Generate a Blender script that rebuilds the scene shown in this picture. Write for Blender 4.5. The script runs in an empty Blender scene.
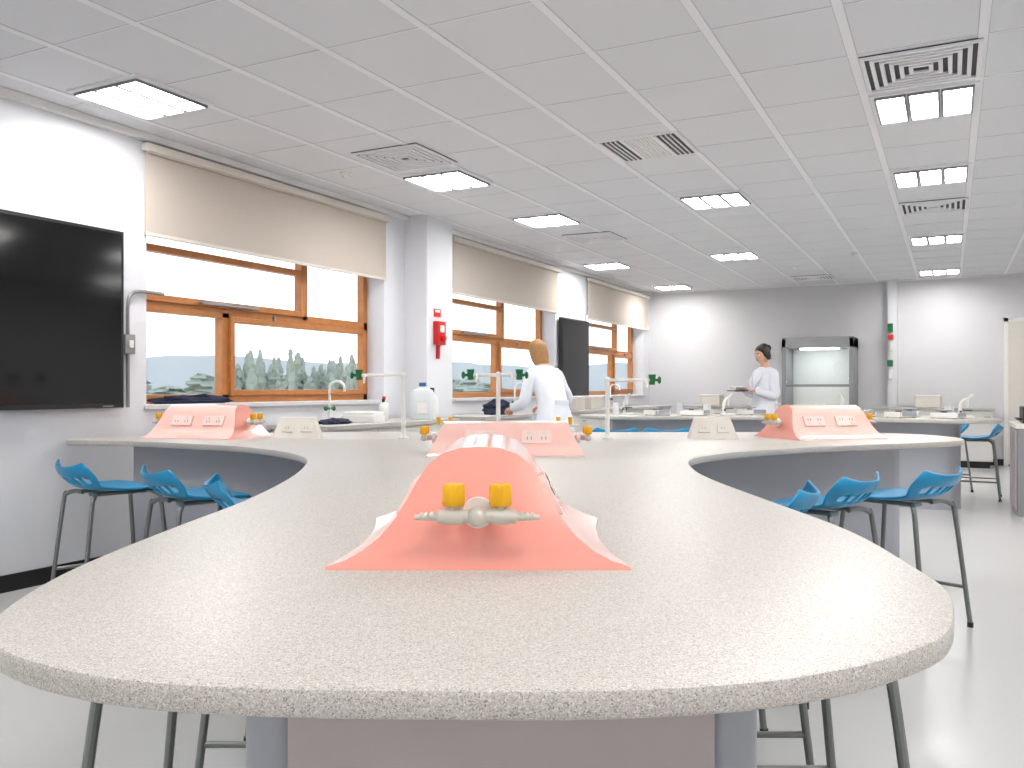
import bpy, math, random
from mathutils import Vector, Matrix, noise
random.seed(7)
YAW=math.atan(438/860.0); S,C=math.sin(YAW),math.cos(YAW)
def W(u,v,z=0.0): return Vector((-S*v+C*u, C*v+S*u, z))   # furniture frame (benches stand 27 deg to the room)

# ------------------------------------------------------------------ materials
def lin(c): 
    c=c/255.0
    return c/12.92 if c<=0.04045 else ((c+0.055)/1.055)**2.4
def rgb(r,g,b): return (lin(r),lin(g),lin(b),1)
MATS={}
def mat(name,col,rough=0.5,metal=0.0,var=0.0,vscale=8,bump=0.0,bscale=60,emis=None,estr=0,alpha=None,trans=0,sss=0,coat=0):
    if name in MATS: return MATS[name]
    m=bpy.data.materials.new(name); m.use_nodes=True
    nt=m.node_tree; b=nt.nodes['Principled BSDF']
    b.inputs['Base Color'].default_value=col; b.inputs['Roughness'].default_value=rough; b.inputs['Metallic'].default_value=metal
    tc=nt.nodes.new('ShaderNodeTexCoord')
    if var>0:
        n=nt.nodes.new('ShaderNodeTexNoise'); n.inputs['Scale'].default_value=vscale; n.inputs['Detail'].default_value=4
        nt.links.new(tc.outputs['Object'],n.inputs['Vector'])
        mx=nt.nodes.new('ShaderNodeMix'); mx.data_type='RGBA'
        mx.inputs[6].default_value=tuple(max(0,x*(1-var)) for x in col[:3])+(1,)
        mx.inputs[7].default_value=tuple(min(1,x*(1+var)) for x in col[:3])+(1,)
        nt.links.new(n.outputs['Fac'],mx.inputs[0]); nt.links.new(mx.outputs[2],b.inputs['Base Color'])
    if bump>0:
        n2=nt.nodes.new('ShaderNodeTexNoise'); n2.inputs['Scale'].default_value=bscale
        nt.links.new(tc.outputs['Object'],n2.inputs['Vector'])
        bp=nt.nodes.new('ShaderNodeBump'); bp.inputs['Strength'].default_value=bump; bp.inputs['Distance'].default_value=0.01
        nt.links.new(n2.outputs['Fac'],bp.inputs['Height']); nt.links.new(bp.outputs['Normal'],b.inputs['Normal'])
    if emis: b.inputs['Emission Color'].default_value=emis; b.inputs['Emission Strength'].default_value=estr
    if trans: b.inputs['Transmission Weight'].default_value=trans
    if sss: b.inputs['Subsurface Weight'].default_value=sss; b.inputs['Subsurface Radius'].default_value=(0.05,0.02,0.02)
    if coat: b.inputs['Coat Weight'].default_value=coat
    MATS[name]=m; return m

def bench_mat():
    m=bpy.data.materials.new('speckled_solid_surface'); m.use_nodes=True; nt=m.node_tree; b=nt.nodes['Principled BSDF']
    tc=nt.nodes.new('ShaderNodeTexCoord')
    v=nt.nodes.new('ShaderNodeTexVoronoi'); v.inputs['Scale'].default_value=640
    nt.links.new(tc.outputs['Object'],v.inputs['Vector'])
    sep=nt.nodes.new('ShaderNodeSeparateColor'); nt.links.new(v.outputs['Color'],sep.inputs[0])
    r=nt.nodes.new('ShaderNodeValToRGB'); e=r.color_ramp.elements
    e[0].position=0.0; e[0].color=rgb(134,127,120); e[1].position=0.22; e[1].color=rgb(182,177,170)
    x=r.color_ramp.elements.new(0.75); x.color=rgb(193,188,181); y=r.color_ramp.elements.new(0.92); y.color=rgb(214,210,204)
    nt.links.new(sep.outputs[0],r.inputs[0])
    n=nt.nodes.new('ShaderNodeTexNoise'); n.inputs['Scale'].default_value=800; nt.links.new(tc.outputs['Object'],n.inputs['Vector'])
    r2=nt.nodes.new('ShaderNodeValToRGB'); r2.color_ramp.elements[0].position=.33; r2.color_ramp.elements[0].color=(.7,.67,.65,1); r2.color_ramp.elements[1].position=.42; r2.color_ramp.elements[1].color=(1,1,1,1)
    nt.links.new(n.outputs['Fac'],r2.inputs[0])
    mx=nt.nodes.new('ShaderNodeMix'); mx.data_type='RGBA'; mx.blend_type='MULTIPLY'; mx.inputs[0].default_value=1
    nt.links.new(r.outputs[0],mx.inputs[6]); nt.links.new(r2.outputs[0],mx.inputs[7]); nt.links.new(mx.outputs[2],b.inputs['Base Color'])
    b.inputs['Roughness'].default_value=0.4
    return m
M_BENCH=bench_mat()
M_WALL=mat('wall_paint',rgb(225,226,230),0.7,var=0.015,vscale=3,bump=0.02,bscale=200)
M_WALLB=mat('wall_paint_grey',rgb(214,213,215),0.7,var=0.015,vscale=3)
M_TILE=mat('ceiling_tile_metal',rgb(224,225,228),0.55,var=0.02,vscale=1.6)
M_TBAR=mat('ceiling_tbar',rgb(240,240,243),0.4)
M_GAP=mat('shadow_gap',rgb(200,200,203),0.8)
M_FLOOR=mat('vinyl_floor',rgb(194,193,191),0.24,var=0.04,vscale=160,bump=0.01,bscale=200)
M_BLACK=mat('black_trim',rgb(20,20,22),0.45)
M_SCREEN=mat('screen_glass',rgb(3,3,4),0.1)
M_WOOD=mat('oak_frame',rgb(186,120,62),0.4,var=0.22,vscale=14)
M_BLIND=mat('blind_fabric',rgb(204,193,182),0.9,var=0.03,vscale=40,bump=.05,bscale=300)
M_WHITE=mat('white_plastic',rgb(236,234,230),0.35)
M_OFFW=mat('offwhite_plastic',rgb(222,216,206),0.4)
M_TAPG=mat('tap_grey',rgb(200,195,184),0.32,metal=.1)
M_GREY=mat('grey_metal',rgb(150,150,152),0.35,metal=0.6)
M_TUBE=mat('stool_steel',rgb(128,131,129),0.36,metal=0.55)
M_BLUE=mat('blue_polyprop',rgb(0,132,180),0.32)
M_PANEL=mat('panel_grey',rgb(186,176,176),0.45)
M_PANEL2=mat('pedestal_grey',rgb(166,169,177),0.4,metal=0.1)
M_PINK=mat('pink_gloss',rgb(255,172,158),0.14,sss=.6,coat=.5)
M_PINKW=mat('pink_shell',rgb(255,206,196),0.18,sss=.5,coat=.4)
M_PLATE=mat('socket_plate',rgb(244,214,206),0.35)
M_SLOT=mat('socket_slot',rgb(110,100,98),0.5)
M_YEL=mat('yellow_knob',rgb(236,176,4),0.4)
M_GREEN=mat('green_knob',rgb(6,104,58),0.4)
M_RED=mat('red_plastic',rgb(200,22,22),0.4)
M_EMI=mat('lamp_diffuser',rgb(255,255,255),0.5,emis=(1,0.985,0.965,1),estr=38)
M_LOUV=mat('vent_dark',rgb(60,60,64),0.6)
M_NAVY=mat('navy_fabric',rgb(36,42,66),0.9,var=.3,vscale=30)
M_CUP=mat('cupboard_white',rgb(214,212,208),0.4)
M_TRANSL=mat('hdpe',rgb(222,226,228),0.35,sss=.3)

# ------------------------------------------------------------------ mesh builder
class MB:
    def __init__(s): s.v=[]; s.f=[]; s.m=[]; s.mats=[]
    def mi(s,m):
        if m not in s.mats: s.mats.append(m)
        return s.mats.index(m)
    def add(s,vs,fs,m,M=None):
        o=len(s.v); k=s.mi(m)
        for p in vs:
            p=Vector(p)
            if M is not None: p=M@p
            s.v.append(p)
        for f in fs: s.f.append([i+o for i in f]); s.m.append(k)
    def box(s,x0,x1,y0,y1,z0,z1,m,M=None):
        vs=[(x0,y0,z0),(x1,y0,z0),(x1,y1,z0),(x0,y1,z0),(x0,y0,z1),(x1,y0,z1),(x1,y1,z1),(x0,y1,z1)]
        s.add(vs,[(0,3,2,1),(4,5,6,7),(0,1,5,4),(1,2,6,5),(2,3,7,6),(3,0,4,7)],m,M)
    def rings(s,rings,m,M=None,cap0=True,cap1=True):
        n=len(rings[0]); vs=[p for r in rings for p in r]; fs=[]
        for i in range(len(rings)-1):
            for j in range(n):
                a=i*n+j; b=i*n+(j+1)%n
                fs.append((a,b,b+n,a+n))
        if cap0: fs.append(tuple(reversed(range(n))))
        if cap1: fs.append(tuple(range((len(rings)-1)*n,len(rings)*n)))
        s.add(vs,fs,m,M)
    def lathe(s,prof,m,M=None,n=24):
        s.rings([[(r*math.cos(2*math.pi*k/n),r*math.sin(2*math.pi*k/n),z) for k in range(n)] for r,z in prof],m,M)
    def ell(s,c,r,m,M=None,n=16,k=10):
        R=[]
        for i in range(k+1):
            a=-math.pi/2+math.pi*i/k; rr=max(math.cos(a),1e-3)
            R.append([(c[0]+r[0]*rr*math.cos(2*math.pi*j/n),c[1]+r[1]*rr*math.sin(2*math.pi*j/n),c[2]+r[2]*math.sin(a)) for j in range(n)])
        s.rings(R,m,M)
    def tube(s,path,rad,m,M=None,n=10,smooth=0,roundend=False):
        P=[Vector(p) for p in path]
        Rr=list(rad) if hasattr(rad,'__len__') else [rad]*len(P)
        if smooth: 
            Q=[];RQ=[]
            for i in range(len(P)-1):
                p0=P[max(i-1,0)];p1=P[i];p2=P[i+1];p3=P[min(i+2,len(P)-1)]
                for k in range(smooth):
                    t=k/smooth
                    Q.append(0.5*((2*p1)+(p2-p0)*t+(2*p0-5*p1+4*p2-p3)*t*t+(-p0+3*p1-3*p2+p3)*t**3)); RQ.append(Rr[i]*(1-t)+Rr[i+1]*t)
            Q.append(P[-1]);RQ.append(Rr[-1]); P=Q;Rr=RQ
        if roundend:
            d0=(P[0]-P[1]).normalized(); d1=(P[-1]-P[-2]).normalized()
            P=[P[0]+d0*Rr[0]*.9,P[0]+d0*Rr[0]*.6]+P+[P[-1]+d1*Rr[-1]*.6,P[-1]+d1*Rr[-1]*.9]
            Rr=[Rr[0]*.3,Rr[0]*.78]+Rr+[Rr[-1]*.78,Rr[-1]*.3]
        T=[]
        for i in range(len(P)):
            t=(P[min(i+1,len(P)-1)]-P[max(i-1,0)]); T.append(t.normalized())
        a=Vector((0,0,1)) if abs(T[0].z)<.9 else Vector((1,0,0))
        N=T[0].cross(a).normalized(); R=[]
        for i in range(len(P)):
            N=(N-T[i]*N.dot(T[i])).normalized(); B=T[i].cross(N)
            R.append([P[i]+(N*math.cos(2*math.pi*j/n)+B*math.sin(2*math.pi*j/n))*Rr[i] for j in range(n)])
        s.rings(R,m,M)
    def prism(s,poly,z0,z1,m,M=None,er=0.0):
        n=len(poly)
        def off(d):
            if d==0: return poly
            o=[]
            for i in range(n):
                a=Vector(poly[i-1]);b=Vector(poly[i]);c=Vector(poly[(i+1)%n])
                t=(c-a).normalized(); nn=Vector((-t.y,t.x)); o.append((b.x+nn.x*d,b.y+nn.y*d))
            return o
        if er>0:
            L=[(er,z0),(er*.3,z0+er*.3),(0,z0+er),(0,z1-er),(er*.3,z1-er*.3),(er,z1)]
        else: L=[(0,z0),(0,z1)]
        s.rings([[(p[0],p[1],z) for p in off(d)] for d,z in L],m,M)
    def obj(s,name,loc=(0,0,0),rot=0,parent=None,ang=35,bevel=0,sub=0,solid=0):
        me=bpy.data.meshes.new(name); me.from_pydata([tuple(v) for v in s.v],[],s.f)
        for m in s.mats: me.materials.append(m)
        for p,k in zip(me.polygons,s.m): p.material_index=k
        me.polygons.foreach_set('use_smooth',[True]*len(me.polygons))
        me.set_sharp_from_angle(angle=math.radians(ang)); me.update()
        o=bpy.data.objects.new(name,me); bpy.context.collection.objects.link(o)
        o.location=loc; o.rotation_euler=(0,0,rot)
        if parent: o.parent=parent
        if solid: md=o.modifiers.new('solid','SOLIDIFY'); md.thickness=solid; md.offset=0
        if bevel: md=o.modifiers.new('bev','BEVEL'); md.width=bevel; md.segments=2; md.limit_method='ANGLE'; md.angle_limit=math.radians(40)
        if sub: md=o.modifiers.new('sub','SUBSURF'); md.levels=sub; md.render_levels=sub
        return o
def dup(o,loc,rot=0,name=None):
    n=bpy.data.objects.new(name or o.name.split('.')[0],o.data); bpy.context.collection.objects.link(n)
    n.location=loc; n.rotation_euler=(0,0,rot)
    for md in o.modifiers:
        k=n.modifiers.new(md.name,md.type)
        for a in ('thickness','offset','width','segments','limit_method','angle_limit','levels','render_levels'):
            if hasattr(md,a): setattr(k,a,getattr(md,a))
    return n
def crom(pts,k=8):
    n=len(pts); out=[]
    for i in range(n):
        p0,p1,p2,p3=[Vector(pts[(i+j-1)%n]) for j in range(4)]
        for q in range(k):
            t=q/k
            p=0.5*((2*p1)+(p2-p0)*t+(2*p0-5*p1+4*p2-p3)*t*t+(-p0+3*p1-3*p2+p3)*t**3); out.append((p.x,p.y))
    return out
def TR(x,y,z,rz=0,rx=0,ry=0): return Matrix.Translation((x,y,z))@Matrix.Rotation(rz,4,'Z')@Matrix.Rotation(ry,4,'Y')@Matrix.Rotation(rx,4,'X')

# ------------------------------------------------------------------ room shell
XL,XR,YB,YF,H=-4.95,4.0,15.3,-2.2,2.95
b=MB(); b.box(XL-.3,XR,YF,YB+.2,-.1,0,M_FLOOR); b.obj('floor')
b=MB(); b.box(XL-.3,XR,YF,YB+.2,H,H+.1,M_TILE); b.obj('ceiling')
wins=[(4.15,6.95),(8.25,11.05),(12.24,14.95)]; Z0,Z1=1.08,2.45
b=MB(); xs0,xs1=XL-.3,XL
ys=[YF]+[y for w in wins for y in w]+[YB+.2]
for i in range(0,len(ys),2): b.box(xs0,xs1,ys[i],ys[i+1],0,H,M_WALL)
for w in wins: b.box(xs0,xs1,w[0],w[1],0,Z0,M_WALL); b.box(xs0,xs1,w[0],w[1],Z1,H,M_WALL)
b.box(XL,-4.69,7.32,7.82,0,H,M_WALL)
b.obj('wall_left')
b=MB(); b.box(XL,XR,YB,YB+.2,0,H,M_WALLB); b.obj('wall_back')
b=MB(); b.box(-.9,-.76,YB-.12,YB,0,H,M_WALL); b.obj('trim_3')
b=MB(); b.box(XR,XR+.2,YF,YB+.2,0,H,M_WALL); b.obj('wall_right')
b=MB(); b.box(XL-.3,XR+.2,YF-.2,YF,0,H,M_WALL); b.obj('wall_front')
b=MB(); b.box(XL,XL+.014,YF,7.32,0,.1,M_BLACK); b.box(-4.69,-4.676,7.32,7.82,0,.1,M_BLACK); b.obj('baseboard_left')
b=MB(); b.box(XL,-.9,YB-.014,YB,0,.1,M_BLACK); b.box(-.76,XR,YB-.014,YB,0,.1,M_BLACK); b.obj('baseboard_back')
b=MB(); b.box(XL,XL+.05,YF,7.32,2.9,H,M_WHITE); b.box(XL,XL+.05,7.82,YB,2.9,H,M_WHITE); b.obj('trim_1',bevel=.006)
b=MB(); b.box(XL+.05,XR,YB-.02,YB,2.93,H,M_WHITE); b.obj('trim_2')
# ceiling grid
b=MB(); gx=[-.458+.605*k for k in range(-7,8)]; gy=[5.84-.3325+.665*k for k in range(-12,15)]
for x in gx:
    b.box(x-.022,x+.022,YF,YB,H-.004,H,M_TBAR); b.box(x-.026,x-.022,YF,YB,H-.002,H,M_GAP); b.box(x+.022,x+.026,YF,YB,H-.002,H,M_GAP)
for y in gy:
    if YF<y<YB-.1: b.box(XL,XR,y-.003,y+.002,H-.0015,H,M_GAP); b.box(XL,XR,y+.002,y+.009,H-.003,H,M_TBAR)
b.obj('ceiling_grid')
# light fixtures
def fixture():
    b=MB(); w=.29; 
    b.box(-w,w,-w,w,-.014,-.0,M_TBAR)
    for k in (-1,0,1):
        cx=k*.18; b.box(cx-.072,cx+.072,-.25,.25,-.02,-.014,M_EMI)
        b.box(cx-.086,cx-.074,-.262,.262,-.03,-.014,M_GREY); b.box(cx+.074,cx+.086,-.262,.262,-.03,-.014,M_GREY)
        b.box(cx-.074,cx+.074,-.262,-.252,-.03,-.014,M_GREY); b.box(cx-.074,cx+.074,.252,.262,-.03,-.014,M_GREY)
    return b.obj('recessed_ceiling_light',(0,0,-50))
fx=fixture()
L=[(-4.33,3.6),(-3.75,6.17),(-3.72,8.1),(-4.34,11.5),(-4.25,14.45),(-1.93,7.95),(-2.52,11.4),(-.14,5.84),(-.14,7.84),(-.14,11.2),(-.14,14.35),
   (-.14,3.18),(-4.3,1.0),(-2.2,.5),(.5,.5),(2.4,1.2),(2.3,3.9),(2.3,6.5),(2.3,9.5),(2.3,12.5),(-2.2,-1.2),(1.2,-1.2)]
fx.location=(L[0][0],L[0][1],H)
for p in L[1:]: dup(fx,(p[0],p[1],H))
# vents
b=MB(); b.box(-.29,.29,-.29,.29,-.006,0,M_LOUV)
for i in range(6):
    w=.29-.046*i; q=.022; z0=-.02; z1=-.006
    for (a0,a1,c0,c1) in [(-w,w,-w,-w+q),(-w,w,w-q,w),(-w,-w+q,-w+q,w-q),(w-q,w,-w+q,w-q)]: b.box(a0,a1,c0,c1,z0,z1,M_TBAR)
vt=b.obj('ceiling_air_vent',(-3.68,5.44,H),bevel=.003)
for p in [(-3.67,9.32),(-.14,5.175),(-.14,9.2),(-1.93,14.3)]: dup(vt,(p[0],p[1],H))
b=MB(); b.box(-.29,.29,-.3,.3,-.012,0,M_TBAR)
for y0 in (-.27,.13):
    b.box(-.27,.27,y0,y0+.14,-.014,-.012,M_LOUV)
    for k in range(4): b.box(-.27,.27,y0+.02+.035*k,y0+.028+.035*k,-.022,-.012,M_TBAR)
for k in range(9): b.box(-.27,.27,-.1+.024*k,-.09+.024*k,-.018,-.012,M_WHITE)
b.obj('ceiling_slot_diffuser',(-1.95,6.0,H),math.pi/2)
b=MB(); b.lathe([(.05,0),(.05,-.012),(.035,-.02),(.03,-.04),(.012,-.055),(.001,-.058)][::-1],M_WHITE)
sd=b.obj('smoke_detector',(-4.38,5.62,H)); dup(sd,(-1.1,11.9,H)); dup(sd,(-2.0,13.0,H))

# windows
M_GLASS=bpy.data.materials.new('window_glass'); M_GLASS.use_nodes=True; nt=M_GLASS.node_tree
nt.nodes.remove(nt.nodes['Principled BSDF']); g=nt.nodes.new('ShaderNodeBsdfGlossy'); g.inputs['Roughness'].default_value=.02
t=nt.nodes.new('ShaderNodeBsdfTransparent'); t.inputs[0].default_value=(.97,.98,1,1); mx=nt.nodes.new('ShaderNodeMixShader'); mx.inputs[0].default_value=.05
nt.links.new(t.outputs[0],mx.inputs[1]); nt.links.new(g.outputs[0],mx.inputs[2]); nt.links.new(mx.outputs[0],nt.nodes['Material Output'].inputs[0])
def window(i,y0,y1,um,lm):
    b=MB(); x0,x1=-5.23,-5.15; fw=.06; tr=1.8
    b.box(x0,x1,y0,y0+fw,Z0,Z1,M_WOOD); b.box(x0,x1,y1-fw,y1,Z0,Z1,M_WOOD)
    b.box(x0,x1,y0,y1,Z0,Z0+.07,M_WOOD); b.box(x0,x1,y0,y1,Z1-.07,Z1,M_WOOD)
    b.box(x0,x1,y0,y1,tr-.045,tr+.045,M_WOOD)
    b.box(x0,x1,um-.04,um+.04,tr,Z1,M_WOOD); b.box(x0,x1,lm-.04,lm+.04,Z0,tr,M_WOOD)
    def sash(a,c,za,zb,t=.05):
        X0,X1=-5.2,-5.125
        b.box(X0,X1,a,a+t,za,zb,M_WOOD); b.box(X0,X1,c-t,c,za,zb,M_WOOD); b.box(X0,X1,a+t,c-t,za,za+t,M_WOOD); b.box(X0,X1,a+t,c-t,zb-t,zb,M_WOOD)
    sash(y0+.05,um-.03,tr+.03,2.24); sash(lm+.03,y1-.05,Z0+.06,tr-.03,.045)
    b.box(-5.125,-5.1,lm+.5,lm+.52,tr-.03,tr+.01,M_GREY); b.box(-5.125,-5.09,(y0+um)/2-.3,(y0+um)/2+.3,tr+.042,tr+.065,M_GREY)
    b.box(-5.2,-5.192,y0+.02,y1-.02,Z0+.03,Z1-.03,M_GLASS)
    b.obj('window_%d'%i,bevel=.004)
    b=MB(); b.box(XL-.2,XL+.04,y0-.02 if i!=2 else y0,y1+.02,Z0-.03,Z0+.005,M_WALLB); b.obj('trim_sill_%d'%i,bevel=.005)
window(1,4.15,6.95,6.02,5.08); window(2,8.25,11.05,9.85,9.7); window(3,12.24,14.95,14.1,13.9)
for i,(y0,y1) in enumerate([(4.1,6.97),(8.2,11.1),(12.2,15.15)]):
    b=MB(); b.box(-4.93,-4.925,y0+.02,y1-.02,2.27,2.86,M_BLIND); b.box(-4.94,-4.88,y0,y1,2.83,2.88,M_OFFW); b.box(-4.935,-4.915,y0+.02,y1-.02,2.25,2.275,M_OFFW)
    b.tube([(-4.905,y0+.03,2.84),(-4.905,y1-.03,2.84)],.025,M_BLIND)
    b.obj('roller_blind',bevel=.004)

# outside
M_GRASS=mat('hazy_field',rgb(206,205,192),0.9,var=.1,vscale=.05); M_HILL=mat('hazy_hill',rgb(182,186,187),0.95,var=.1,vscale=.03); M_TREE=mat('hazy_leaf',rgb(146,153,138),0.9,var=.25,vscale=.8)  # distance haze is put into these pale base colours
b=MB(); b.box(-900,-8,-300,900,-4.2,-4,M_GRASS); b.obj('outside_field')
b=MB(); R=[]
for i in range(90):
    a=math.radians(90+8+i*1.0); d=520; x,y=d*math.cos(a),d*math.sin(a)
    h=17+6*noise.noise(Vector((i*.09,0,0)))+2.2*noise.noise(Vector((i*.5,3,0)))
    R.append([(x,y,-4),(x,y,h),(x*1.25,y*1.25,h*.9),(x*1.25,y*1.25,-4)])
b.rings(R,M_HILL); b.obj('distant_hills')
b=MB()
for i in range(120):
    a=math.radians(118+random.random()*42) if i<50 else math.radians(127+random.random()*9)
    d=random.uniform(130,170) if i>=50 else random.uniform(200,330)
    x,y=d*math.cos(a),d*math.sin(a); h=random.uniform(6,11.2) if i>=50 else random.uniform(5,9); r=random.uniform(.5,1.0) if i>=50 else random.uniform(3,6)
    n=10; Rr=[]
    for k in range(17):
        t=k/16; rr=r*math.sin(math.pi*min(.985,t*.92+.06))**.45
        Rr.append([(x+rr*(1+.6*random.uniform(-1,1))*math.cos(6.283*j/n),y+rr*(1+.6*random.uniform(-1,1))*math.sin(6.283*j/n),-4+h*t+random.uniform(0,.35)) for j in range(n)])
    b.rings(Rr,M_TREE)
b.obj('row_of_trees',ang=10)

# ------------------------------------------------------------------ wall things
def tv(name,y0,y1,z0,z1):
    b=MB(); b.box(XL+.002,XL+.03,y0+.2,y1-.2,z0+.2,z1-.2,M_BLACK); b.box(XL+.03,XL+.085,y0,y1,z0,z1,M_BLACK); b.box(XL+.085,XL+.088,y0+.02,y1-.02,z0+.03,z1-.02,M_SCREEN)
    b.box(XL+.086,XL+.0885,y1-.16,y1-.08,z0+.008,z0+.016,M_GREY)
    return b.obj(name,bevel=.004)
tv('display_screen',1.95,3.9,1.07,2.23); tv('display_screen',11.12,12.12,.98,2.2)
b=MB(); x=XL+.02
b.tube([(x,4.28,1.86),(x,4.1,1.86),(x,4.02,1.84),(x,3.985,1.77),(x,3.985,1.55)],.012,M_GREY,smooth=6); b.box(XL,XL+.045,3.945,4.025,1.43,1.56,M_GREY); b.box(XL+.045,XL+.06,3.97,4.0,1.47,1.52,M_WHITE)
b.tube([(x,3.985,1.43),(x,3.985,1.07)],.012,M_GREY)
b.obj('conduit_switch',bevel=.004)
b=MB(); X=-4.69
b.box(X,X+.006,7.45,7.58,1.93,2.01,M_RED); b.box(X+.006,X+.008,7.47,7.56,1.975,2.0,M_WHITE); b.obj('fire_sign')
b=MB(); b.box(X,X+.06,7.44,7.59,1.64,1.88,M_RED); b.box(X+.06,X+.066,7.475,7.555,1.77,1.84,M_WHITE); b.lathe([(.03,0),(.03,.03),(.022,.045)],M_RED,TR(X+.06,7.515,1.71,ry=math.pi/2)); b.tube([(X+.012,7.515,1.66),(X+.02,7.505,1.58),(X+.012,7.51,1.5)],.022,M_RED,smooth=4); b.obj('fire_alarm_call_point',bevel=.006)
b=MB(); yb=YB-.12
b.box(-.9,-.82,yb-.07,yb,2.1,2.24,M_GREEN); b.box(-.89,-.81,yb-.09,yb,1.98,2.06,M_RED); b.box(-.9,-.82,yb-.06,yb,1.55,1.65,M_GREEN); b.box(-.87,-.83,yb-.08,yb,1.8,1.93,M_WHITE); b.box(-.88,-.82,yb-.05,yb,1.35,1.5,M_WHITE)
b.obj('eyewash_station',bevel=.006)
b=MB(); b.box(.74,.8,YB-.03,YB-.001,0,2.28,M_WHITE); b.box(.8,1.7,YB-.025,YB-.001,0.02,2.22,M_OFFW); b.box(1.7,1.76,YB-.03,YB-.001,0,2.28,M_WHITE); b.box(.74,1.76,YB-.03,YB-.001,2.22,2.28,M_WHITE)
b.tube([(1.6,YB-.03,1.0),(1.6,YB-.08,1.0),(1.48,YB-.08,1.0)],.01,M_GREY); b.obj('door_1',bevel=.003)

# ------------------------------------------------------------------ main bench
out=[(-.087,.911),(.093,.911),(.259,.936),(.388,.986),(.480,1.045),(.560,1.114),(.622,1.21),(.69,1.36),(.722,1.53),(.762,1.94),(.735,2.45),(.706,3.0),(.72,3.4),(.80,3.85),(1.0,4.18),(1.28,4.44),(1.62,4.68),(2.05,4.9),(2.6,5.15),
 (2.82,5.36),(2.88,5.7),(2.75,6.05),(2.3,6.22),(1.4,6.25),(0,6.25),(-1.2,6.27),(-1.7,6.22),(-2.1,6.1),(-2.4,5.86),(-2.63,5.58),(-2.77,5.37),(-2.66,5.28),(-2.3,5.2),(-1.85,4.97),(-1.47,4.7),(-1.16,4.35),(-.95,3.95),(-.85,3.5),(-.79,3.0),(-.765,2.45),(-.78,2.0),(-.785,1.6),(-.76,1.35),(-.71,1.17),(-.625,1.055),(-.5,.975),(-.38,.935),(-.24,.917)]
poly=crom(out,5)
b=MB(); b.prism(poly,.846,.88,M_BENCH,er=.007)
ped=[(-.30,1.2),(.27,1.2),(.33,1.24),(.345,1.32),(.35,3.3),(.5,4.15),(.95,4.75),(1.6,5.15),(2.4,5.42),(2.5,5.55),(2.5,5.85),(0,5.9),(-1.9,5.85),(-2.2,5.72),(-2.42,5.5),(-2.1,5.4),(-1.2,5.0),(-.62,4.3),(-.42,3.4),(-.385,1.32),(-.37,1.24)]
b.prism(ped,.08,.846,M_PANEL2)
b.prism([(p[0]*.97,1.25+(p[1]-1.2)*.98) for p in ped],0,.08,M_BLACK)
b.box(-.31,.28,1.188,1.21,.1,.8,M_PANEL); b.box(-.31,.28,1.184,1.21,.805,.846,M_PANEL)
b.tube([(-.335,1.235,.08),(-.335,1.235,.846)],.045,M_PANEL2,n=20); b.tube([(.305,1.235,.08),(.305,1.235,.846)],.045,M_PANEL2,n=20)
b.obj('laboratory_bench',rot=YAW)

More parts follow.
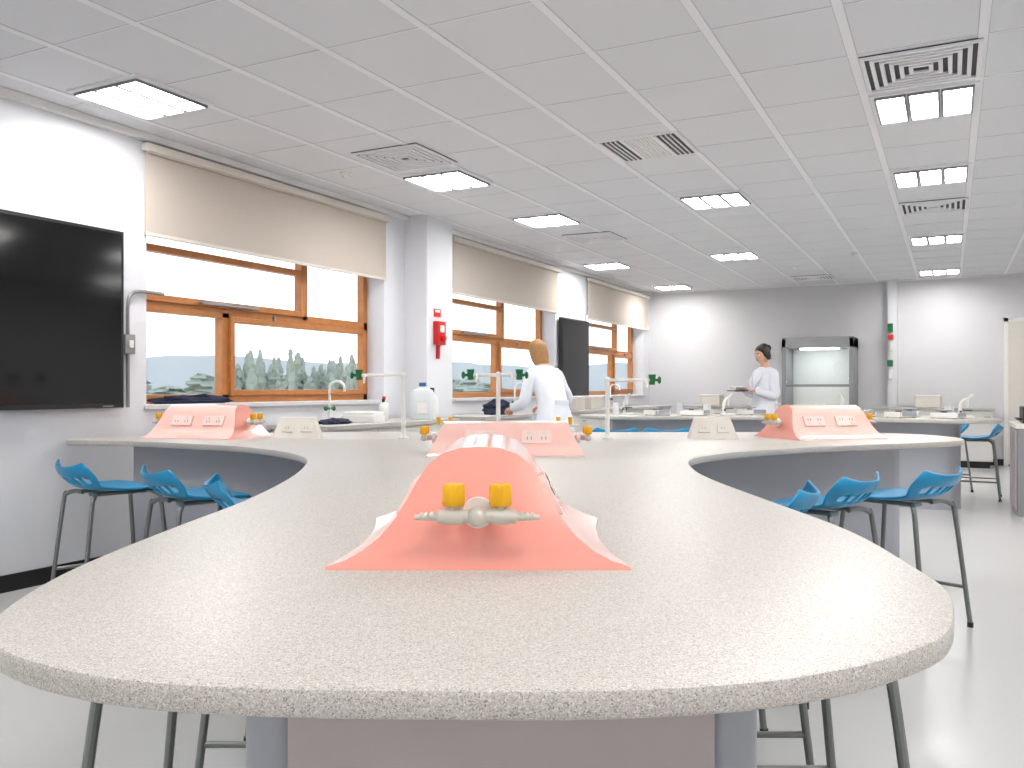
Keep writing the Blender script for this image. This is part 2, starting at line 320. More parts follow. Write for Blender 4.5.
# turret
def turret(name,u,v,rot,length=.6,zs=1.0,ws=1.0):
    b=MB()
    prof=[(.27,0),(.268,.006),(.235,.016),(.205,.032),(.175,.056),(.15,.085),(.13,.118),(.112,.152),(.094,.18),(.068,.2),(.036,.21),(0,.212)]
    full=[(-x,z) for x,z in prof]+[(x,z) for x,z in prof[::-1][1:]]
    L2=length/2
    def ring(y,lean=0): return [(x*ws,y+lean*(z/.21),z*zs) for x,z in full]
    R=[ring(-L2,.07),ring(-L2+.006,.07)]
    for k in range(1,9): 
        q=k/9; R.append([(x*ws*(1-.10*math.sin(math.pi*q)*(abs(x)/.27)),-L2+q*length+.07*(z/.21)*(1-2*q),z*zs) for x,z in full])
    R.append(ring(L2,-.07))
    n=len(full); vs=[p for r in R for p in r]; fs=[]
    for i in range(len(R)-1):
        for j in range(n-1): a=i*n+j; fs.append((a,a+n,a+n+1,a+1))
    b.add(vs,fs,M_PINKW)
    b.add(ring(-L2,.07),[tuple(range(n))[::-1]],M_PINK)
    b.add(R[-1],[tuple(range(n))],M_PINK)
    for sx in (1,-1):
        for yy in (-.12,.1):
            M=TR(sx*.136*ws,yy*length/.6,.112*zs,ry=sx*math.radians(62))
            b.box(-.034,.034,-.072,.072,-.01,.006,M_PLATE,M)
            for q in (-.035,.035):
                b.box(-.016,.0,q-.011,q-.008,.006,.0075,M_SLOT,M); b.box(-.016,.0,q+.008,q+.011,.006,.0075,M_SLOT,M); b.box(.012,.024,q-.008,q+.008,.006,.009,M_OFFW,M)
    for s in (-1,1):
        y=s*(L2+.035); z=.1*zs
        b.tube([(0,s*(L2-.06),z),(0,y,z)],.014,M_TAPG,n=14); b.tube([(0,s*(L2-.02),z),(0,s*(L2-.002),z)],.027,M_WHITE,n=24)
        b.ell((0,y,z),(.02,.018,.018),M_TAPG)
        b.tube([(-.05,y,z),(.05,y,z)],.0115,M_TAPG,n=14)
        for k in (-1,1):
            b.tube([(k*.025,y,z),(k*.056,y,z)],.015,M_TAPG,n=20)
            b.tube([(k*.05,y,z),(k*.062,y,z-.001),(k*.067,y,z-.001),(k*.068,y,z-.001),(k*.107,y,z-.002)],[.0125,.0125,.0125,.0075,.0045],M_TAPG,n=12)
            for q in range(3): b.tube([(k*(.075+.009*q),y,z),(k*(.08+.009*q),y,z)],[.009-.0008*q,.0072-.0008*q],M_TAPG,n=12)
            b.tube([(k*.04,y,z),(k*.04,y,z+.026)],.0095,M_TAPG)
            nn=24; rr=[]
            for zz,ra in ((.018,.015),(.021,.0178),(.05,.0178),(.055,.016),(.056,.012)):
                rr.append([(k*.04+ra*(1+(.12 if j%2 else 0))*math.cos(6.2832*j/nn),y+ra*(1+(.12 if j%2 else 0))*math.sin(6.2832*j/nn),z+zz) for j in range(nn)])
            b.rings(rr,M_YEL)
    return b.obj(name,W(u,v,.88),YAW+rot,ang=50)
turret('service_turret',-.06,1.80,0,.58)
turret('service_turret',-.03,4.28,math.pi/2,.74,.74)
turret('service_turret',-1.98,5.62,math.radians(76),.62)
turret('service_turret',1.98,5.55,math.radians(-76),.62)
def wedge(u,v,rot):
    b=MB(); b.add([(-.15,-.09,0),(.15,-.09,0),(.15,.09,0),(-.15,.09,0),(-.11,-.02,.13),(.11,-.02,.13),(.11,.05,.13),(-.11,.05,.13)],[(0,3,2,1),(4,5,6,7),(0,1,5,4),(1,2,6,5),(2,3,7,6),(3,0,4,7)],M_OFFW)
    M=TR(0,-.056,.065,rx=math.radians(62))
    for q in (-.06,.06): b.box(q-.035,q+.035,-.03,.03,0,.006,M_OFFW,M); b.box(q-.011,q-.008,-.008,.006,.006,.008,M_GREY,M); b.box(q+.008,q+.011,-.008,.006,.006,.008,M_GREY,M)
    b.obj('bench_socket_box',W(u,v,.88),YAW+rot,bevel=.008)
wedge(-1.38,5.55,.1); wedge(1.28,5.5,-.1)
def ttap(name,u,v,z0,h,arms,rot=0):
    b=MB(); b.lathe([(.034,0),(.034,.008),(.02,.02),(.016,.03)],M_WHITE); b.tube([(0,0,0),(0,0,h)],.014,M_WHITE,n=14)
    b.ell((0,0,h),(.02,.02,.02),M_WHITE)
    for a in arms:
        b.tube([(0,0,h),(a,0,h)],.011,M_WHITE); b.ell((a,0,h),(.02,.02,.02),M_GREEN)
        s=1 if a>0 else -1
        b.tube([(a,0,h-.03),(a,0,h+.035)],[.018,.024],M_GREEN,n=8); b.tube([(a,0,h),(a+s*.05,0,h)],.009,M_GREEN); b.ell((a+s*.045,0,h),(.012,.012,.024),M_GREEN)
        b.tube([(a-s*.04,0,h),(a-s*.04,-.03,h-.01),(a-s*.04,-.05,h-.05)],[.009,.008,.006],M_WHITE,smooth=3)
    b.obj(name,W(u,v,z0),YAW+rot)
ttap('laboratory_water_tap',-.085,5.3,.88,.4,(-.17,.13)); ttap('laboratory_water_tap',-.68,5.4,.88,.4,(-.28,)); ttap('laboratory_water_tap',.6,5.4,.88,.37,(.28,))
def gastap(u,v,z=.88,r=0):
    b=MB(); b.lathe([(.04,0),(.04,.01),(.018,.02),(.016,.07),(.02,.09),(.005,.1)],M_OFFW)
    for k in (-1,1):
        b.tube([(0,0,.07),(k*.05,0,.07),(k*.1,0,.068)],[.012,.011,.006],M_OFFW); b.tube([(k*.04,0,.075),(k*.04,0,.125)],[.012,.016],M_YEL,n=10)
    b.obj('bench_gas_tap',W(u,v,z),YAW+r)
gastap(-.45,5.75); gastap(.35,5.75)

# ------------------------------------------------------------------ stools
def stool():
    b=MB(); nx,ny=22,22; vs=[];fs=[]
    for j in range(ny+1):
        t=j/ny
        if t<.55: y=.21-.38*(t/.55); z=.665-.016*math.sin(math.pi*t/.55)+(-.02*(1-t/.12) if t<.12 else 0)
        else:
            q=(t-.55)/.45; a=q*1.2; y=-.17-.12*math.sin(a); z=.665+.07*(1-math.cos(a))+.075*q
        for i in range(nx+1):
            s=-1+2*i/nx; w=.23*(1-.12*(1-min(t/.25,1))**2) if t<.55 else .23+.012*math.sin(math.pi*(t-.55)/.45)-.05*max(0,(t-.85)/.15)**2
            yy=y; zz=z+.024*abs(s)**3*(.3+t)
            if t>.45: yy+= .06*(s*s)*min(1,(t-.45)/.3)
            if t<.15: yy-= .03*abs(s)**3
            vs.append((s*w,yy,zz))
    for j in range(ny):
        for i in range(nx):
            if j in (15,16,17) and i in (3,4,6,7,9,10,12,13,15,16,18,19) : 
                if not (j==17 and i in (3,19)): continue
            a=j*(nx+1)+i; fs.append((a,a+1,a+nx+2,a+nx+1))
    b.add(vs,fs,M_BLUE)
    so=b.obj('seat',solid=.014,sub=1,ang=80)
    f=MB(); r=.012
    for sx in (-1,1):
        f.tube([(sx*.06,.14,.632),(sx*.15,.15,.632),(sx*.2,.165,.615),(sx*.217,.175,.56),(sx*.25,.22,.012)],r,M_TUBE,smooth=6)
        f.tube([(sx*.06,-.14,.632),(sx*.15,-.15,.632),(sx*.2,-.175,.615),(sx*.217,-.19,.56),(sx*.25,-.25,.012)],r,M_TUBE,smooth=6)
        f.tube([(sx*.1,.14,.632),(sx*.1,-.14,.632)],r,M_TUBE)
        for y in (.22,-.25): f.tube([(sx*.249,y,.0),(sx*.249,y,.025)],.015,M_BLACK)
    z=.2
    f.tube([(-.238,.204,z),(.238,.204,z)],r*.8,M_TUBE)
    f.tube([(-.238,.204,z),(-.238,-.229,z)],r*.8,M_TUBE); f.tube([(.238,.204,z),(.238,-.229,z)],r*.8,M_TUBE)
    return so,f.obj('frame')
so,fo=stool(); first=[True]
def put_stool(u,v,rot):
    e=bpy.data.objects.new('lab_stool',None); bpy.context.collection.objects.link(e); e.location=W(u,v,0); e.rotation_euler=(0,0,YAW+rot)
    if first[0]: first[0]=False; so.parent=e; fo.parent=e
    else:
        for o in (so,fo):
            n=dup(o,(0,0,0),0,o.name.split('.')[0]); n.parent=e
D=math.radians
put_stool(-2.2,4.75,D(-45)); put_stool(-1.58,4.38,D(-50)); put_stool(-1.08,3.85,D(-70))
put_stool(1.95,4.35,D(40)); put_stool(1.42,4.05,D(45)); put_stool(.97,3.55,D(66))
put_stool(-.66,1.98,D(-90)); put_stool(.61,2.02,D(90)); put_stool(-.64,2.65,D(-90)); put_stool(.62,2.72,D(90))
put_stool(1.0,8.7,D(5)); put_stool(1.55,8.7,D(-5)); put_stool(5.05,9.4,D(60)); put_stool(5.1,10.2,D(80))

# ------------------------------------------------------------------ second island
o2=[(.75,9.6),(.85,9.3),(1.15,9.15),(2.0,9.2),(2.8,9.1),(3.4,8.75),(3.9,8.3),(4.4,8.1),(4.75,8.35),(4.8,8.8),(4.55,9.3),(4.1,9.9),(3.9,10.4),(3.4,10.3),(2.6,10.05),(1.8,10.05),(1.15,10.1),(.85,9.95)]
b=MB(); p2=crom(o2,4); b.prism(p2,.862,.9,M_BENCH,er=.006)
o2p=[(1.1,9.6),(1.2,9.42),(2.0,9.45),(2.9,9.38),(3.6,8.98),(4.1,8.5),(4.4,8.5),(4.5,8.75),(4.2,9.3),(3.85,9.8),(3.5,9.98),(2.6,9.75),(1.8,9.75),(1.2,9.8)]
b.prism(crom(o2p,3),0.0,.862,M_PANEL2); b.obj('island_bench',rot=YAW)
def balance(u,v,r=0,z=.9):
    b=MB(); b.box(-.1,.1,-.14,.12,0.005,.055,M_WHITE); b.lathe([(.03,.055),(.03,.07),(.075,.072),(.075,.08),(.07,.082)],M_GREY,TR(0,.03,0)); b.box(-.08,.08,-.15,-.11,.02,.06,M_PANEL2)
    for x in (-.08,.08):
        for y in (-.11,.1): b.box(x-.012,x+.012,y-.012,y+.012,0,.006,M_BLACK)
    b.obj('electronic_balance',W(u,v,z),YAW+r,bevel=.008)
def microscope(u,v,r=0,z=.9,k=1.0):
    b=MB(); K=Matrix.Scale(k,4); b.box(-.08,.08,-.1,.12,0,.035,M_WHITE,K); b.tube([(0,.09,.03),(0,.1,.15),(0,.07,.26),(0,.0,.31)],[.03,.026,.026,.024],M_WHITE,K,smooth=4)
    b.box(-.07,.07,-.07,.06,.12,.135,M_BLACK,K); b.tube([(0,-.005,.33),(0,-.005,.17)],[.026,.014],M_WHITE,K); b.tube([(0,0,.3),(0,-.09,.38)],[.022,.018],M_WHITE,K); b.tube([(-.05,.095,.1),(.05,.095,.1)],.018,M_BLACK,K)
    b.obj('microscope',W(u,v,z),YAW+r,bevel=.006)
for u,v,r in [(1.6,9.5,.3),(2.0,9.45,1.0),(3.95,8.75,.2),(4.3,8.5,.7),(4.2,9.1,-.5),(3.7,9.1,0),(3.85,9.6,1),(2.7,9.7,.4)]: balance(u,v,r)
for u,v,r in [(1.3,9.7,.4),(2.35,9.35,2),(3.6,9.4,-.6),(4.55,8.6,1.2)]: microscope(u,v,r,k=.62)
def beaker(u,v,z,h=.12,r=.04,n='glass_beaker'):
    b=MB(); b.lathe([(r*.95,0),(r,.005),(r,h),(r*1.08,h+.004),(r*.95,h),(r*.94,.008)],M_TRANSL); b.obj(n,W(u,v,z),0)
for u,v in [(1.15,9.5),(1.9,9.75),(2.2,9.7),(3.3,9.2),(3.45,9.1),(4.5,8.85),(2.9,9.4)]: beaker(u,v,.9,random.uniform(.09,.14),random.uniform(.03,.05))
def straight(name,x0,x1,y0,y1,z=.9,face='x+'):
    b=MB(); b.box(x0,x1,y0,y1,z-.035,z,M_BENCH)
    i=.03; b.box(x0+i,x1-i,y0+i,y1-i,.1,z-.035,M_CUP); b.box(x0+.07,x1-.07,y0+.07,y1-.07,0,.1,M_BLACK)
    if face=='x+':
        n=max(1,int((y1-y0)/.55)); w=(y1-y0-.06)/n
        for k in range(n):
            a=y0+.03+k*w; b.box(x1-i,x1-i+.018,a+.004,a+w-.004,.12,z-.06,M_CUP); b.box(x1-i+.018,x1-i+.03,a+w-.12,a+w-.03,z-.14,z-.125,M_GREY)
    else:
        n=max(1,int((x1-x0)/.55)); w=(x1-x0-.06)/n
        for k in range(n):
            a=x0+.03+k*w; b.box(a+.004,a+w-.004,y0+i-.018,y0+i,.12,z-.06,M_CUP); b.box(a+w-.12,a+w-.03,y0+i-.03,y0+i-.018,z-.14,z-.125,M_GREY)
    b.obj(name,bevel=.003)
straight('window_bench',-4.93,-4.3,5.3,7.3); straight('window_bench',-4.93,-4.3,7.84,14.55)
straight('storage_bench',-4.2,-2.7,14.6,15.28,face='y-'); straight('storage_bench',-1.1,.6,14.6,15.15,face='y-')
# fume cupboard
b=MB(); x0,x1,y0,y1=-2.45,-1.35,14.5,15.25
b.box(x0,x1,y0,y1,0,.86,M_PANEL2); b.box(x0,x1,y0,y1,.86,.9,M_WHITE); b.box(x0,x0+.07,y0,y1,.9,2.0,M_GREY); b.box(x1-.07,x1,y0,y1,.9,2.0,M_GREY)
b.box(x0,x1,y0,y1,1.85,2.02,M_GREY); b.box(x0+.07,x1-.07,y1-.03,y1,.9,1.85,M_WHITE); b.box(x0+.07,x1-.07,y0+.02,y0+.03,1.25,1.85,M_GLASS); b.box(x0+.07,x1-.07,y0,y0+.04,1.22,1.26,M_GREY)
b.box(x0+.25,x1-.25,y0+.25,y0+.4,1.83,1.85,mat('cupboard_fill_glow',rgb(255,255,255),emis=(.9,1,.95,1),estr=14))  # added glowing plate that brightens the cupboard interior
for q in range(4): b.box(x0+.2+.2*q,x0+.25+.2*q,y0-.03,y0,.8,.85,[M_GREEN,M_YEL,M_RED,M_GREEN][q])
b.obj('fume_cupboard',bevel=.005)
b=MB(); b.box(.56,1.2,9.3,10.2,.0,.82,M_GREY); b.box(.54,1.22,9.28,10.22,.82,.86,M_OFFW); b.box(.545,.56,9.34,9.74,.05,.8,M_PANEL); b.box(.545,.56,9.76,10.16,.05,.8,M_PANEL); b.obj('side_cabinet',bevel=.005)
b=MB(); b.box(.62,1.1,9.5,10.0,.86,1.02,M_BLACK); b.box(.66,1.06,9.6,9.95,1.02,1.06,M_SCREEN); b.box(.57,.63,9.6,9.9,.89,.91,M_BLACK); b.obj('printer',bevel=.012)

# items on window bench / sill
b=MB()
b.rings([[(.11*sx*k,.085*sy*k,z) for sx,sy in [(-1,-.7),(-.7,-1),(.7,-1),(1,-.7),(1,.7),(.7,1),(-.7,1),(-1,.7)]] for k,z in [(.96,0),(1,.01),(1,.24),(.85,.28),(.3,.3),(.28,.32)]],M_TRANSL); b.lathe([(.035,.315),(.035,.35),(.03,.352)],mat('blue_cap',rgb(50,90,150),.4)); b.box(-.05,.05,-.095,-.085,.06,.16,M_WHITE)
b.obj('carboy',(-4.5,6.95,.9),.5,bevel=.004)
def bottle(x,y,h,r,capm,bm,z=.9):
    b=MB(); b.lathe([(r*.95,0),(r,.006),(r,h*.62),(r*.8,h*.72),(r*.3,h*.8),(r*.3,h*.88)],bm,n=18); b.lathe([(r*.36,h*.86),(r*.36,h),(r*.3,h*1.01)],capm,n=14); b.obj('reagent_bottle',(x,y,z))
bottle(-4.55,7.2,.3,.06,M_BLACK,M_WHITE); bottle(-4.7,6.6,.22,.045,M_RED,M_TRANSL); bottle(-4.6,6.45,.2,.04,M_BLACK,M_OFFW); bottle(-4.5,10.1,.26,.05,M_BLACK,M_TRANSL); bottle(-4.45,9.9,.24,.05,M_WHITE,M_WHITE); bottle(-4.5,10.35,.2,.05,M_BLACK,M_OFFW)
def pile(name,x,y,z,sx,sy,sz,m,seed,rot=0):
    b=MB(); n=28;k=14;R=[]
    for i in range(k+1):
        a=-math.pi/2+math.pi*i/k; rr=max(math.cos(a),1e-3); ring=[]
        for j in range(n):
            p=Vector((rr*math.cos(6.2832*j/n),rr*math.sin(6.2832*j/n),math.sin(a)))
            q=p*(1+.35*noise.noise(p*2.2+Vector((seed,0,0)))+.25*noise.noise(p*6+Vector((0,seed,0))))
            ring.append((q.x*sx,q.y*sy,max(-0.0,q.z*.9+.35)*sz))
        R.append(ring)
    b.rings(R,m); b.obj(name,(x,y,z),rot)
pile('folded_jacket',-5.02,4.62,1.085,.06,.36,.05,M_NAVY,1); pile('backpack',-4.6,8.65,.9,.14,.2,.13,M_NAVY,5); pile('folded_jacket',-4.6,5.75,.9,.11,.18,.035,M_NAVY,9)
b=MB(); b.box(-.16,.16,-.11,.11,0,.06,M_WHITE); b.box(-.15,.15,-.1,.1,.06,.09,mat('paper',rgb(240,238,232),.8)); b.obj('paper_tray',(-4.6,6.15,.9),.2,bevel=.004)
b=MB(); b.box(-.13,.13,-.18,.18,0,.16,M_OFFW); b.box(-.135,.135,-.185,.185,.16,.19,M_WHITE); bx=b.obj('storage_box',(-4.62,10.9,.9),.1,bevel=.01); dup(bx,(-4.62,11.5,.9),-.1); dup(bx,(-3.7,14.95,.9),1.5); dup(bx,(-.3,14.9,.9),1.5)
def swan(x,y,rot):
    b=MB(); b.lathe([(.03,0),(.03,.01),(.014,.02)],M_WHITE); b.tube([(0,0,0.001),(0,0,.28),(.02,0,.34),(.09,0,.36),(.15,0,.33),(.16,0,.27)],.011,M_WHITE,smooth=5); b.tube([(0,-.05,.12),(0,.05,.12)],.01,M_GREEN); b.ell((0,.055,.12),(.02,.015,.02),M_GREEN); b.ell((0,-.055,.12),(.02,.015,.02),M_GREEN)
    b.obj('swan_neck_tap',(x,y,.9),rot)
swan(-4.85,6.0,0); swan(-4.85,9.6,0); swan(-4.85,13,0)

# ------------------------------------------------------------------ people
M_SKIN=mat('skin',rgb(222,172,146),.5,sss=.15); M_COAT=mat('lab_coat_cloth',rgb(230,232,240),.85,bump=.15,bscale=22); M_TROU=mat('dark_trousers',rgb(38,40,50),.85,var=.15); M_SHOE=mat('shoe_leather',rgb(25,22,22),.4)
M_BLOND=mat('blond_hair',rgb(160,118,74),.6,var=.3,vscale=60); M_DARKH=mat('dark_hair',rgb(38,26,24),.5,var=.3,vscale=60); M_EYE=mat('eye_white',rgb(240,240,238),.2); M_IRIS=mat('iris',rgb(50,36,28),.2); M_LIP=mat('lips',rgb(182,92,86),.4)
def head(b,M,hairm,style):
    n,k=28,22; R=[]
    for i in range(k+1):
        a=-math.pi/2+math.pi*i/k; rr=max(math.cos(a),1e-3); z=math.sin(a); ring=[]
        for j in range(n):
            th=6.2832*j/n; x=rr*math.cos(th); y=rr*math.sin(th)
            jaw=1-.30*max(0,-z)**1.2
            X=x*.074*jaw; Y=y*.094*(1-.12*max(0,-z)); Z=z*.116
            if y<0:
                Y-=.006*max(0,-z)*max(0,-y)
                nz=math.exp(-((Z+.012)/.024)**2)*math.exp(-(X/.011)**2); Y-=.020*nz*max(0,-y)
                es=math.exp(-((Z-.006)/.014)**2)*(math.exp(-((abs(X)-.03)/.015)**2)); Y+=.009*es
                Y-=.004*math.exp(-((Z+.055)/.01)**2)*math.exp(-(X/.022)**2)
            ring.append((X,Y,Z))
        R.append(ring)
    b.rings(R,M_SKIN,M)
    for s in (-1,1):
        b.ell((s*.03,-.078,.006),(.0125,.0105,.0085),M_EYE,M,10,8); b.ell((s*.03,-.0875,.006),(.0055,.003,.0055),M_IRIS,M,8,6)
        b.tube([(s*.017,-.088,.024),(s*.031,-.087,.028),(s*.045,-.078,.024)],[.0022,.003,.002],hairm,M,6,3)
        b.ell((s*.074,.006,-.008),(.009,.018,.03),M_SKIN,M,10,8)
    b.tube([(-.022,-.086,-.052),(0,-.095,-.05),(.022,-.086,-.052)],[.002,.0055,.002],M_LIP,M,8,4)
    R=[]; lowb={'bob':-1.15,'bun':-.5}[style]
    for i in range(19):
        t=i/18; ring=[]
        for j in range(n):
            th=6.2832*j/n; back=(math.sin(th)+1)/2
            k2=min(1,max(0,(back-.22)/.25)); k2=k2*k2*(3-2*k2)
            lo=.55*(1-k2)+lowb*k2
            zn=1-(1-lo)*t
            if zn>0: rr=math.sqrt(max(0.0004,1-zn*zn))
            else: rr=(1-.10*zn*zn) if style=='bob' else math.sqrt(max(.0004,1-zn*zn*.8))
            w=.011+.006*noise.noise(Vector((math.cos(th)*3,math.sin(th)*3,t*2)))
            ring.append((rr*math.cos(th)*(.078+w),rr*math.sin(th)*(.096+w)+.004,zn*(.118+w*.8)))
        R.append(ring)
    b.rings(R,hairm,M,True,True)
    if style=='bun': b.ell((0,.09,.07),(.046,.042,.046),hairm,M); b.ell((0,.03,.115),(.045,.05,.025),hairm,M)
def hand(b,wr,dirv,up,side,grip=.6,m=None):
    m=m or M_SKIN
    d=Vector(dirv).normalized(); u=Vector(up); u=(u-d*u.dot(d)).normalized(); l=d.cross(u)*side; P=Vector(wr)
    R=[]
    for t,w,h in [(-.01,.022,.018),(.02,.03,.016),(.05,.038,.015),(.082,.04,.013)]:
        R.append([P+d*t+l*(w*math.cos(6.2832*j/12))+u*(h*math.sin(6.2832*j/12)) for j in range(12)])
    b.rings(R,m)
    for k,(o,ln) in enumerate([(-.029,.062),(-.0095,.075),(.0105,.07),(.029,.055)]):
        p=P+d*.076+l*o; pts=[p]; ang=0
        for sgm,fr in enumerate((.45,.32,.25)):
            ang+=grip*(.7+.15*sgm+.05*k); p=p+(d*math.cos(ang)-u*math.sin(ang))*ln*fr; pts.append(p)
        b.tube(pts,[.0088,.0084,.0076,.0062],m,None,8,3,True)
    p=P+d*.025-l*.026; q=p-l*.028+d*.022-u*.008; r=q+d*.026-l*.006-u*.016; s2=r+d*.02+l*.006-u*.01
    b.tube([p,q,r,s2],[.0125,.011,.0095,.007],m,None,8,3,True)
def person(name,loc,rot,J,hair,style,headrot=0,headtilt=0,grip=.6,hem=.62):
    e=bpy.data.objects.new(name,None); bpy.context.collection.objects.link(e); e.location=loc; e.rotation_euler=(0,0,rot)
    V=[];E=[];Rd=[];idx={}
    def jn(k,p,r): idx[k]=len(V); V.append(p); Rd.append(r)
    jn('pel',J['pel'],(.125,.10)); jn('wa',J['wa'],(.108,.085)); jn('ch',J['ch'],(.13,.095)); jn('sh',J['sh'],(.10,.075)); jn('nk',J['nk'],(.048,.05)); jn('hd',J['hd'],(.045,.05))
    E+=[(0,1),(1,2),(2,3),(3,4),(4,5)]
    for s in 'lr':
        jn('s'+s,J['s'+s],(.055,.05)); jn('e'+s,J['e'+s],(.045,.045)); jn('w'+s,J['w'+s],(.032,.03))
        jn('h'+s,J['h'+s],(.088,.088)); jn('k'+s,J['k'+s],(.058,.058)); jn('a'+s,J['a'+s],(.038,.038)); jn('t'+s,J['t'+s],(.034,.026))
        E+=[(idx['sh'],idx['s'+s]),(idx['s'+s],idx['e'+s]),(idx['e'+s],idx['w'+s]),(0,idx['h'+s]),(idx['h'+s],idx['k'+s]),(idx['k'+s],idx['a'+s]),(idx['a'+s],idx['t'+s])]
    me=bpy.data.meshes.new('body'); me.from_pydata(V,E,[]); o=bpy.data.objects.new('tmpbody',me); bpy.context.collection.objects.link(o)
    md=o.modifiers.new('skin','SKIN'); md.use_smooth_shade=True
    for i,sv in enumerate(me.skin_vertices[0].data): sv.radius=Rd[i]; sv.use_root=(i==0)
    sb=o.modifiers.new('sub','SUBSURF'); sb.levels=2; sb.render_levels=2
    dg=bpy.context.evaluated_depsgraph_get(); dg.update(); m2=bpy.data.meshes.new_from_object(o.evaluated_get(dg)); bpy.data.objects.remove(o)
    m2.materials.clear()
    for mm in (M_COAT,M_TROU,M_SKIN,M_SHOE): m2.materials.append(mm)
    nk=Vector(J['nk']); wl,wr=Vector(J['wl']),Vector(J['wr'])
    for p in m2.polygons:
        c=p.center; p.use_smooth=True
        if c.z<.1: p.material_index=3
        elif c.z<.88 and (c-wl).length>.2 and (c-wr).length>.2: p.material_index=1
        elif c.z>nk.z-.02: p.material_index=2
        else: p.material_index=0
    m2.name='body'; bo=bpy.data.objects.new('body',m2); bpy.context.collection.objects.link(bo); bo.parent=e
    b=MB(); R=[]; n=40
    pel,wa,ch,sh=[Vector(J[k]) for k in ('pel','wa','ch','sh')]
    low=Vector((pel.x*.7,pel.y*.6+.0,hem))
    for c,rx,ry,am in [(low,.235,.185,.016),(low.lerp(pel,.3),.225,.175,.012),(low.lerp(pel,.65),.212,.16,.008),(pel,.2,.148,.004),(pel.lerp(wa,.6),.172,.13,.004),(wa.lerp(ch,.2),.165,.128,.003),(ch,.182,.135,.002),(ch.lerp(sh,.55),.188,.125,0),(sh+Vector((0,0,.0)),.165,.098,0),(sh.lerp(nk,.4),.10,.075,0),(sh.lerp(nk,.75),.066,.064,0)]:
        R.append([(c.x+rx*math.cos(6.2832*j/n)*(1+am*4*math.sin(9*6.2832*j/n)),c.y+ry*math.sin(6.2832*j/n)*(1+am*4*math.sin(9*6.2832*j/n)),c.z) for j in range(n)])
    b.rings(R,M_COAT,None,False,False)
    b.tube([(nk.x+.062*math.cos(a),nk.y+.06*math.sin(a),nk.z-.03+.012*math.sin(a)) for a in [i*6.2832/16 for i in range(17)]],.013,M_COAT,None,8)
    for s in (-1,1):   # lapels, buttons, pockets
        q=[Vector((nk.x+s*.05,nk.y-.045,nk.z-.03)),Vector((sh.x+s*.085,sh.y-.108,sh.z-.05)),Vector((ch.x+s*.075,ch.y-.15,ch.z+.02)),Vector((ch.x+s*.004,ch.y-.152,ch.z-.08))]
        b.tube([q[0],q[1],q[2],q[3]],[.012,.016,.014,.006],M_COAT,None,8,4)
        b.box(s*.12-.06,s*.12+.06,pel.y-.155,pel.y-.135,pel.z-.12,pel.z+.02,M_COAT)
    b.box(wa.x-.08,wa.x+.08,wa.y+.122,wa.y+.136,wa.z-.02,wa.z+.02,M_COAT)
    for s in 'lr':
        a,c,w=[Vector(J[k+s]) for k in 'sew']; a2=a-Vector((0,0,.012))
        b.tube([Vector(J['sh']).lerp(a2,.6),a2,a2.lerp(c,.5),c,c.lerp(w,.5),c.lerp(w,.93)],[.054,.06,.057,.054,.048,.045],M_COAT,None,14,4)
    b.obj('lab_coat',parent=e,ang=70,solid=.004)
    b=MB(); head(b,TR(*J['head'],rz=headrot,rx=headtilt),hair,style); b.obj('head',parent=e,ang=60)
    b=MB()
    for s,sd in (('l',1),('r',-1)):
        w=Vector(J['w'+s]); d=w-Vector(J['e'+s]); hand(b,w,d,(0,0,1),sd,grip)
    b.obj('hands',parent=e,ang=60)
    return e
J2=dict(pel=(0,0,.93),wa=(0,.005,1.08),ch=(0,0,1.25),sh=(0,.01,1.40),nk=(0,-.0,1.47),hd=(0,-.01,1.53),head=(0,-.03,1.60),
 sl=(.17,.01,1.375),el=(.215,.0,1.11),wl=(.12,-.22,1.17),sr=(-.17,.01,1.375),er=(-.215,.02,1.11),wr=(-.10,-.22,1.17),
 hl=(.09,0,.86),kl=(.10,-.02,.48),al=(.10,.02,.09),tl=(.115,-.12,.035),hr=(-.09,0,.86),kr=(-.10,-.01,.48),ar=(-.11,.04,.09),tr=(-.125,-.10,.035))
p2=person('woman_dark_hair',W(3.06,10.42,0),YAW-math.pi/2+.3,J2,M_DARKH,'bun',headrot=.1,headtilt=.15,grip=.45)
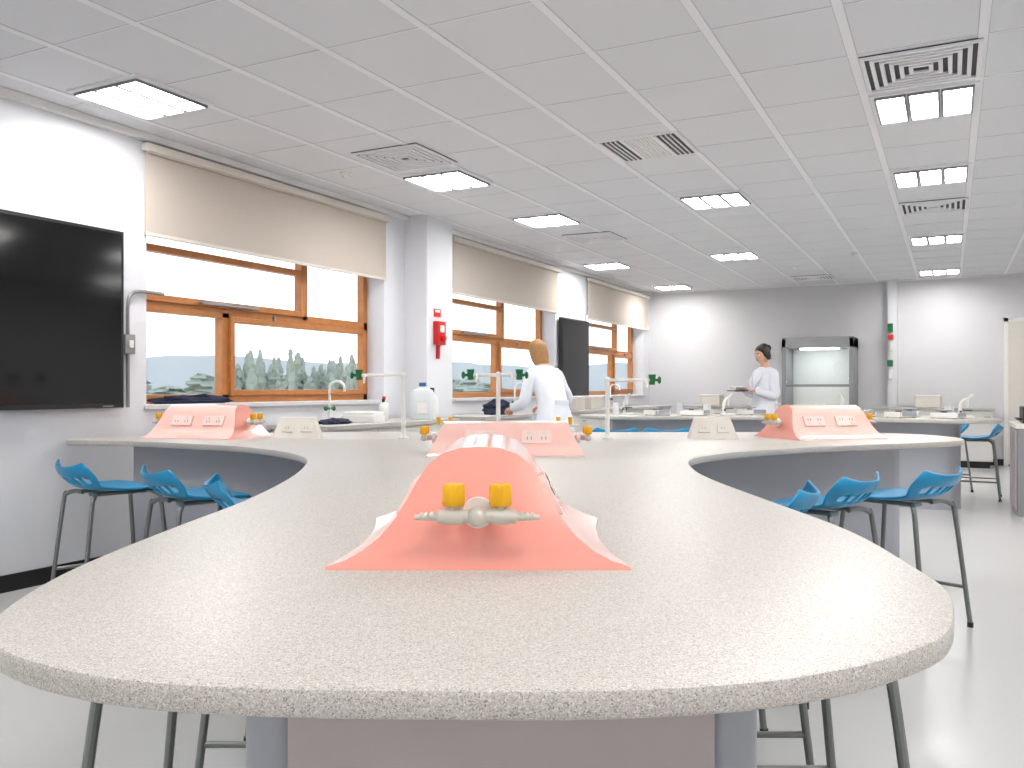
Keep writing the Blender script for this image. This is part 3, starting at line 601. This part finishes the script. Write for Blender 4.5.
b=MB(); b.box(-.15,.15,-.07,.1,0,.012,M_BLACK); b.box(-.12,-.02,-.05,.07,.012,.06,M_WHITE); b.box(.02,.11,-.05,.07,.012,.05,M_GREY); t=b.obj('sample_tray',bevel=.004); t.parent=p2; t.location=(0,-.36,1.16)
J1=dict(pel=(0,.06,.91),wa=(0,.03,1.06),ch=(0,-.04,1.22),sh=(0,-.09,1.37),nk=(0,-.13,1.44),hd=(0,-.16,1.5),head=(0,-.19,1.565),
 sl=(.175,-.09,1.34),el=(.25,-.12,1.06),wl=(.17,-.36,1.0),sr=(-.175,-.09,1.34),er=(-.28,-.05,1.09),wr=(-.18,-.30,1.02),
 hl=(.09,.06,.85),kl=(.10,.03,.48),al=(.11,.08,.09),tl=(.125,-.05,.035),hr=(-.09,.06,.85),kr=(-.10,.02,.48),ar=(-.11,.03,.09),tr=(-.125,-.10,.035))
person('woman_blond_hair',W(.38,8.45,0),YAW-math.pi/2-.85,J1,M_BLOND,'bob',headtilt=.25,grip=.5)

# ------------------------------------------------------------------ world, camera
w=bpy.data.worlds.new('World'); bpy.context.scene.world=w; w.use_nodes=True; nt=w.node_tree; bg=nt.nodes['Background']
tc=nt.nodes.new('ShaderNodeTexCoord'); sp=nt.nodes.new('ShaderNodeSeparateXYZ'); rp=nt.nodes.new('ShaderNodeValToRGB')
nt.links.new(tc.outputs['Generated'],sp.inputs[0]); nt.links.new(sp.outputs['Z'],rp.inputs[0]); nt.links.new(rp.outputs[0],bg.inputs[0])
rp.color_ramp.elements[0].color=(1,1,1,1); rp.color_ramp.elements[1].position=.5; rp.color_ramp.elements[1].color=(.75,.86,1,1)
bg.inputs[1].default_value=2.0
cd=bpy.data.cameras.new('camera'); cam=bpy.data.objects.new('camera',cd); bpy.context.collection.objects.link(cam)
cam.location=(0,0,1.2); cam.rotation_euler=(math.pi/2,0,YAW); cd.lens=860/1024*36; cd.sensor_width=36; cd.shift_y=4/1024; cd.clip_end=2000
bpy.context.scene.camera=cam
sc=bpy.context.scene; sc.view_settings.view_transform='Standard'; sc.view_settings.look='None'; sc.view_settings.exposure=0.12; sc.view_settings.gamma=1.0
